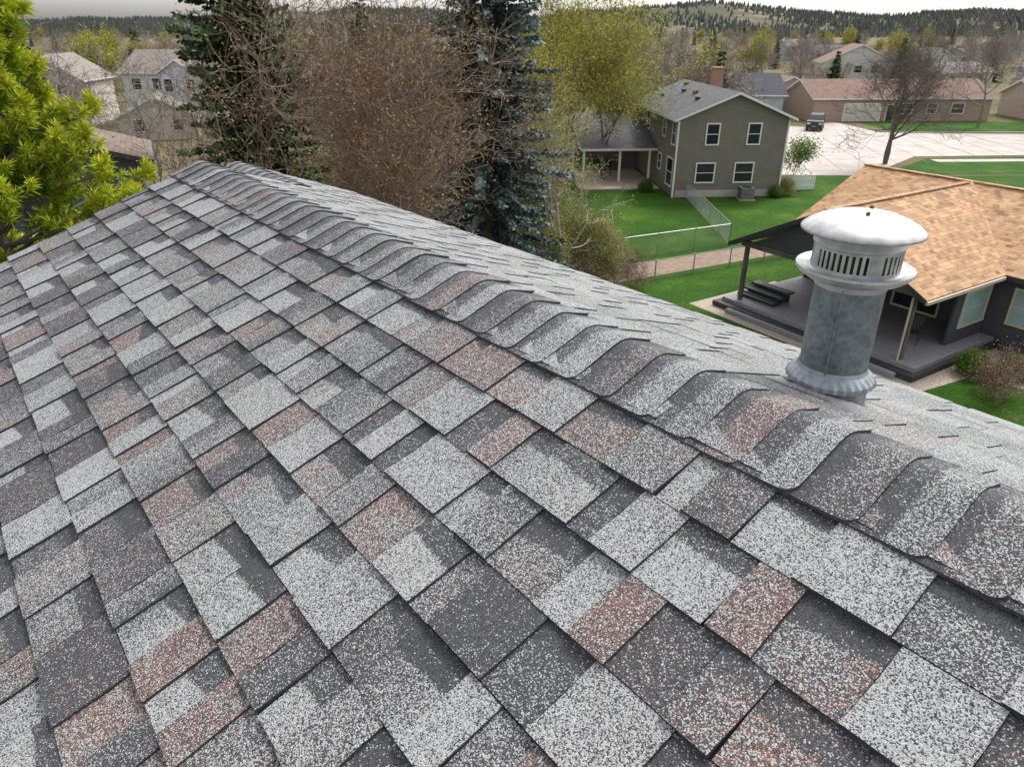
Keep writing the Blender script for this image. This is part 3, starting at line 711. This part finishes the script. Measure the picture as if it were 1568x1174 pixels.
for x in (7.2,10.1): window(b,(0,-1.78,0),(1,0,0),(0,-1,0),x,4.9,1.1,1.4,2,3); window(b,(0,-1.78,0),(1,0,0),(0,-1,0),x,1.8,1.3,1.4,2,3)
b.done('front_gable_bay',[M_roofbeige,siding_mat('pale_siding_b',(.55,.58,.62)),M_white,M_glass],parent=e)
gable_house('beige_house',(-43,82,0),math.radians(20),8,7,2.4,.5,'y',siding_mat('cream_siding',(.5,.44,.36)),M_roofbeige,wins=[('f',2,1.6,1,1.2),('f',6,1.6,1,1.2)])
gable_house('white_gable_house',(-63,96,0),math.radians(5),9,9,5.4,.6,'y',siding_mat('tan_siding2',(.46,.41,.36)),M_roofbeige,wins=[('f',2.4,4.2,1.1,1.3),('f',6.4,4.2,1.1,1.3),('f',4.5,1.7,1.8,1.3)])
gable_house('brown_roof_house',(-20.6,20.6,0),math.radians(25.5),9,4,7.45,.30,'y',M_charcoal,M_rooftaupe,mt=M_dark,over=.5,wins=[('f',6,6,1.2,1.3)])

hr2=random.Random(5); roofs=[M_roofbrown,M_roofgrey,M_roofbeige,M_roofblue]; sid=[siding_mat('far_siding_a',(.5,.46,.4)),siding_mat('far_siding_b',(.34,.36,.38)),siding_mat('far_siding_c',(.55,.54,.52))]
for (x,y) in [(60,150),(88,158),(30,150),(44,190),(78,205),(110,210),(20,215),(62,260),(100,285),(-20,160),(-45,205),(-75,150),(-100,210),(-30,260),(5,300),(140,260),(150,180),(-85,290),(115,140),(130,330),(180,300),(60,340),(90,128),(120,180),(160,230),(-60,240),(-120,260)]:
    H_=hr2.choice([2.9,2.9,5.2]); gable_house('suburban_house',(x,y,0),hr2.uniform(-.4,.4),hr2.uniform(11,17),9,H_,hr2.uniform(.35,.5),hr2.choice('xxy'),hr2.choice(sid),hr2.choice(roofs),wins=[('f',2.5,H_-1.2,1.4,1.2),('f',6.5,H_-1.2,1.4,1.2),('f',9.5,H_-1.2,1.2,1.2)])

# ================================================================= FENCES
def chain_fence(name,pts,H=1.2,sp=2.6):
    b=B()
    for (x0,y0),(x1,y1) in zip(pts[:-1],pts[1:]):
        L=math.hypot(x1-x0,y1-y0); n=max(1,round(L/sp))
        for i in range(n+1):
            f=i/n; b.cyl((x0+(x1-x0)*f,y0+(y1-y0)*f,0),(x0+(x1-x0)*f,y0+(y1-y0)*f,H+.05),.032,6,0)
        b.cyl((x0,y0,H),(x1,y1,H),.024,5,0)
        dx,dy=(x1-x0)/L,(y1-y0)/L; k=-H; st=.11
        while k<L:
            for sg in (1,-1):
                s0=k; z0_,z1_=(0.03,H) if sg>0 else (H,.03)
                c0=max(0,-s0)/H; c1=min(1,(L-s0)/H)
                if c1<=c0: continue
                pa=(x0+dx*(s0+c0*H),y0+dy*(s0+c0*H),z0_+(z1_-z0_)*c0); pb=(x0+dx*(s0+c1*H),y0+dy*(s0+c1*H),z0_+(z1_-z0_)*c1)
                b.beam(pa,pb,.005,.005,0)
            k+=st
    return b.done(name,[M_metal])
chain_fence('chain_link_fence',[(12.9,53.3),(12.7,40.8),(5.8,37.6),(-4,33)])
chain_fence('chain_link_fence',[(5.0,33.2),(15.9,38.7)],1.0)

# ================================================================= SUV
def suv(loc,rot,col):
    e=empty('parked_suv',loc,rot); b=B()
    side=[(-2.3,.45),(-2.32,.95),(-2.2,1.12),(-1.0,1.2),(-.35,1.72),(1.7,1.76),(2.15,1.2),(2.25,.95),(2.2,.42)]
    wy=.92
    def yy(z): return wy-(.0 if z<1.2 else (z-1.2)*.32)
    b.poly([(x,-yy(z),z) for x,z in side][::-1],0); b.poly([(x,yy(z),z) for x,z in side],0)
    for i in range(len(side)):
        j=(i+1)%len(side); (x0,z0),(x1,z1)=side[i],side[j]; b.poly([(x0,-yy(z0),z0),(x0,yy(z0),z0),(x1,yy(z1),z1),(x1,-yy(z1),z1)],0)
    b.poly([(-.97,-.84,1.25),(-.97,.84,1.25),(-.42,.73,1.66),(-.42,-.73,1.66)],1)
    for s in (-1,1):
        b.poly([(-.72,s*.925,1.24),(-.28,s*.80,1.64),(.55,s*.80,1.66),(.55,s*.925,1.24)],1); b.poly([(.65,s*.925,1.24),(.65,s*.80,1.66),(1.55,s*.80,1.66),(1.85,s*.925,1.24)],1)
        b.box((-2.27,s*.66,.88),(.12,.36,.18),2); b.box((-.75,s*1.02,1.2),(.14,.2,.14),0)
        for x in (-1.45,1.4): b.cyl((x,s*.72,.36),(x,s*.95,.36),.36,18,3); b.cyl((x,s*.94,.36),(x,s*.965,.36),.22,12,2)
    b.box((-2.3,0,.78),(.1,.9,.24),3); b.box((-2.34,0,.5),(.1,1.7,.14),3); b.box((-2.37,0,.56),(.02,.5,.12),2)
    b.done('body',[col,M_glass,simple('chrome_light',(.6,.6,.6),.25,.6,var=.05),M_dark],parent=e); return e
mcar,nt,bb=new_mat('black_car_paint'); bb.inputs['Base Color'].default_value=(.02,.03,.035,1); bb.inputs['Roughness'].default_value=.25
suv((37.4,92.5,.02),math.radians(65),mcar)

# ================================================================= TREES
pm=pine('pine_tree',21,12.5,3.1,[M_bark,L_pine,L_candle]); add_obj('pine_tree',pm,(-7.2,9.8,0))
sm=spruce('spruce_tree',4,17.5,4.0,[M_bark,L_spruce],bpm=17,spm=28,w=.085,pw=.8); add_obj('spruce_tree',sm,(-9.1,26.5,0))
bm_=spruce('blue_spruce_tree',9,18.8,3.7,[M_bark,L_blue],bpm=19,spm=30,pw=.6,w=.09); add_obj('blue_spruce_tree',bm_,(-1.0,29.5,0))
t1=deciduous('budding_maple_tree',31,12.6,1.0,[13,9,6,5],[M_barkred,L_rust],minr=.010,leafn=3,leaf=.075,trunk=.15,scatter=.2); add_obj('budding_maple_tree',t1,(-5.2,24,0))
t1b=deciduous('budding_maple_tree_b',61,11.0,1.1,[11,8,6,4],[M_barkred,L_rust],minr=.011,leafn=4,leaf=.08,trunk=.12,scatter=.22); add_obj('budding_maple_tree',t1b,(-4.4,33.5,0)); add_obj('budding_maple_tree',t1b,(-7.6,35,0),2.2,.95)
t2=deciduous('leafing_tree',32,12.8,.95,[10,8,6,4],[M_bark,L_yel],minr=.012,leafn=10,leaf=.14,trunk=.25,scatter=.35); add_obj('leafing_tree',t2,(3.4,50,0))
add_obj('leafing_tree',t2,(7.5,60,0),2.1,.85); add_obj('leafing_tree',t2,(1.0,43,0),4.1,.72)
t3=deciduous('young_tree',38,8.6,.7,[9,7,5,4],[M_barkpale,L_bud],minr=.010,leafn=4,leaf=.085,trunk=.2,scatter=.18,r0=.12); add_obj('young_tree',t3,(2.5,32.0,0))
t4=deciduous('bare_tree',34,12.5,1.15,[10,7,6,4],[M_bark,L_rust],minr=.013,trunk=.2,multi=2,r0=.28); add_obj('bare_tree',t4,(34.6,68,0))
t5=deciduous('bare_tree_b',35,12.0,1.1,[10,7,5,4],[M_barkdist,L_tan],minr=.014,leafn=1,leaf=.08,trunk=.25)
t6=deciduous('bare_tree_c',36,11.5,1.2,[11,7,5,4],[M_barkdist,L_rust],minr=.014,leafn=1,leaf=.09,trunk=.2)
t7=deciduous('bare_tree_d',37,9.0,1.0,[7,5,4,3],[M_barkdist,L_tan],minr=.014,trunk=.2,r0=.12)
dsm=spruce('spruce_small',14,12,2.6,[M_bark,L_spruce],bpm=10,spm=16,ls=.5,w=.1)
for (x,y,m,sc,nm) in [(-13,42,t5,1.0,'bare_tree'),(-20,54,t5,1.1,'bare_tree'),(-8,44,t6,1.0,'bare_tree'),(-25,40,dsm,.95,'spruce_tree'),(-11,58,dsm,1.15,'spruce_tree'),
     (-32,50,t5,1,'bare_tree'),(-2,60,t6,1.0,'bare_tree'),(59,95,t5,1.05,'bare_tree'),(72,96,t6,1.0,'bare_tree'),(-58,78,t5,1.1,'bare_tree'),(53,74,t5,.4,'bare_tree'),(66,84,t5,1.0,'bare_tree'),(-27,28,dsm,1.0,'spruce_tree'),(-24,60,t6,.6,'bare_tree'),
     (-21,42,t7,1.0,'bare_tree'),(-30,62,t7,1.15,'bare_tree'),(-33,78,t7,1.1,'bare_tree'),(-16,36,t7,.8,'bare_tree'),(-3,50,t6,.9,'bare_tree'),(-5,38,t6,.75,'bare_tree'),(86,97,t6,1.0,'bare_tree')]:
    add_obj(nm,m,(x,y,0),x*1.7,sc)
sh1=deciduous('shrub',41,2.6,1.3,[6,6,5,3],[M_barkshrub,L_bud],minr=.007,leafn=4,leaf=.06,trunk=.05,multi=6,scatter=.15,r0=.03)
sh2=deciduous('shrub_green',42,1.6,1.3,[6,6,5],[M_bark,L_green],minr=.006,leafn=24,leaf=.09,trunk=.05,multi=6,scatter=.14,r0=.03)
sh3=deciduous('shrub_bare',43,2.0,1.2,[6,5,4],[M_barkred,L_rust],minr=.007,leafn=1,leaf=.05,trunk=.05,multi=5,r0=.025)
sh4=deciduous('small_lime_tree',44,3.6,1.0,[7,6,5],[M_barkpale,L_lime],minr=.01,leafn=10,leaf=.13,trunk=.25,scatter=.22,r0=.06)
add_obj('small_lime_tree',sh4,(22.3,57.5,0),0,1.05)
for x,y,m,s_ in [(3.3,35.0,sh1,1.4),(4.3,34.0,sh1,1.2),(1.0,33,sh1,1.5),(5.0,36.6,sh1,.9),(-1.2,30,sh1,1.4),(6.4,35.2,sh3,.9),(19.6,53.6,sh2,.55),(20.6,54.4,sh1,.6),(10.3,55.5,sh2,.6),(16.2,34.9,sh3,.9),(17.0,22.2,sh3,1.0),(5.7,33.0,sh3,.9),(3.0,32.2,sh3,1.2),(-12.5,33,sh1,1.6),(-16,36,sh1,1.8),(16.2,20.9,sh3,1.1),(11.2,31.6,sh3,.6),(-10,36,sh1,2),(-6,40,sh1,2),(1.2,41,sh1,1.6)]:
    add_obj('shrub',m,(x,y,0),x*3.1,s_)
for x,y,s_ in [(9.9,2.4,.6),(10.8,3.4,.55),(12.2,3.6,.75),(14.5,3.6,.6),(17,3.6,.6)]:
    p=A+a_*x+b_*y; add_obj('shrub',sh2,(p.x,p.y,0),x,s_)
dt=empty('distant_trees')
f1=deciduous('far_bare_a',51,10.5,1.2,[9,7,5],[M_barkdist,L_tan],minr=.03,leafn=3,leaf=.22,trunk=.2,r0=.2,scatter=.3)
f2=deciduous('far_bare_b',52,11.5,1.15,[10,7,5],[M_barkdist,L_tan],minr=.03,trunk=.25,r0=.22)
f3=deciduous('far_green',53,10,1.2,[9,7,5],[M_bark,L_yel],minr=.03,leafn=8,leaf=.35,trunk=.2,r0=.2,scatter=.5)
f4=spruce('far_spruce',54,11,2.8,[M_bark,L_spruce],bpm=7,spm=9,ls=.8,w=.18)
tr=random.Random(77); cnt=0
def blocked(x,y):
    if 22<x<175 and 60<y<101: return True
    if 20<x<84 and 100<y<113: return True
    if -66<x<-34 and 80<y<108: return True
    if 8<x<26 and 50<y<72: return True
    return False
k=0
while cnt<600 and k<6000:
    k+=1
    y=72+(tr.random()**1.5)*640; x=tr.uniform(-1,1)*(y*.86+10)
    if blocked(x,y): continue
    if y<98 and -.56<x/y<-.36: continue
    q=tr.random(); m=f1 if q<.36 else f2 if q<.70 else f3 if q<.82 else f4
    add_obj('tree_part',m,(x,y,0),tr.random()*6.28,tr.uniform(.65,1.05),dt); cnt+=1
print('OBJ',len(bpy.data.objects))
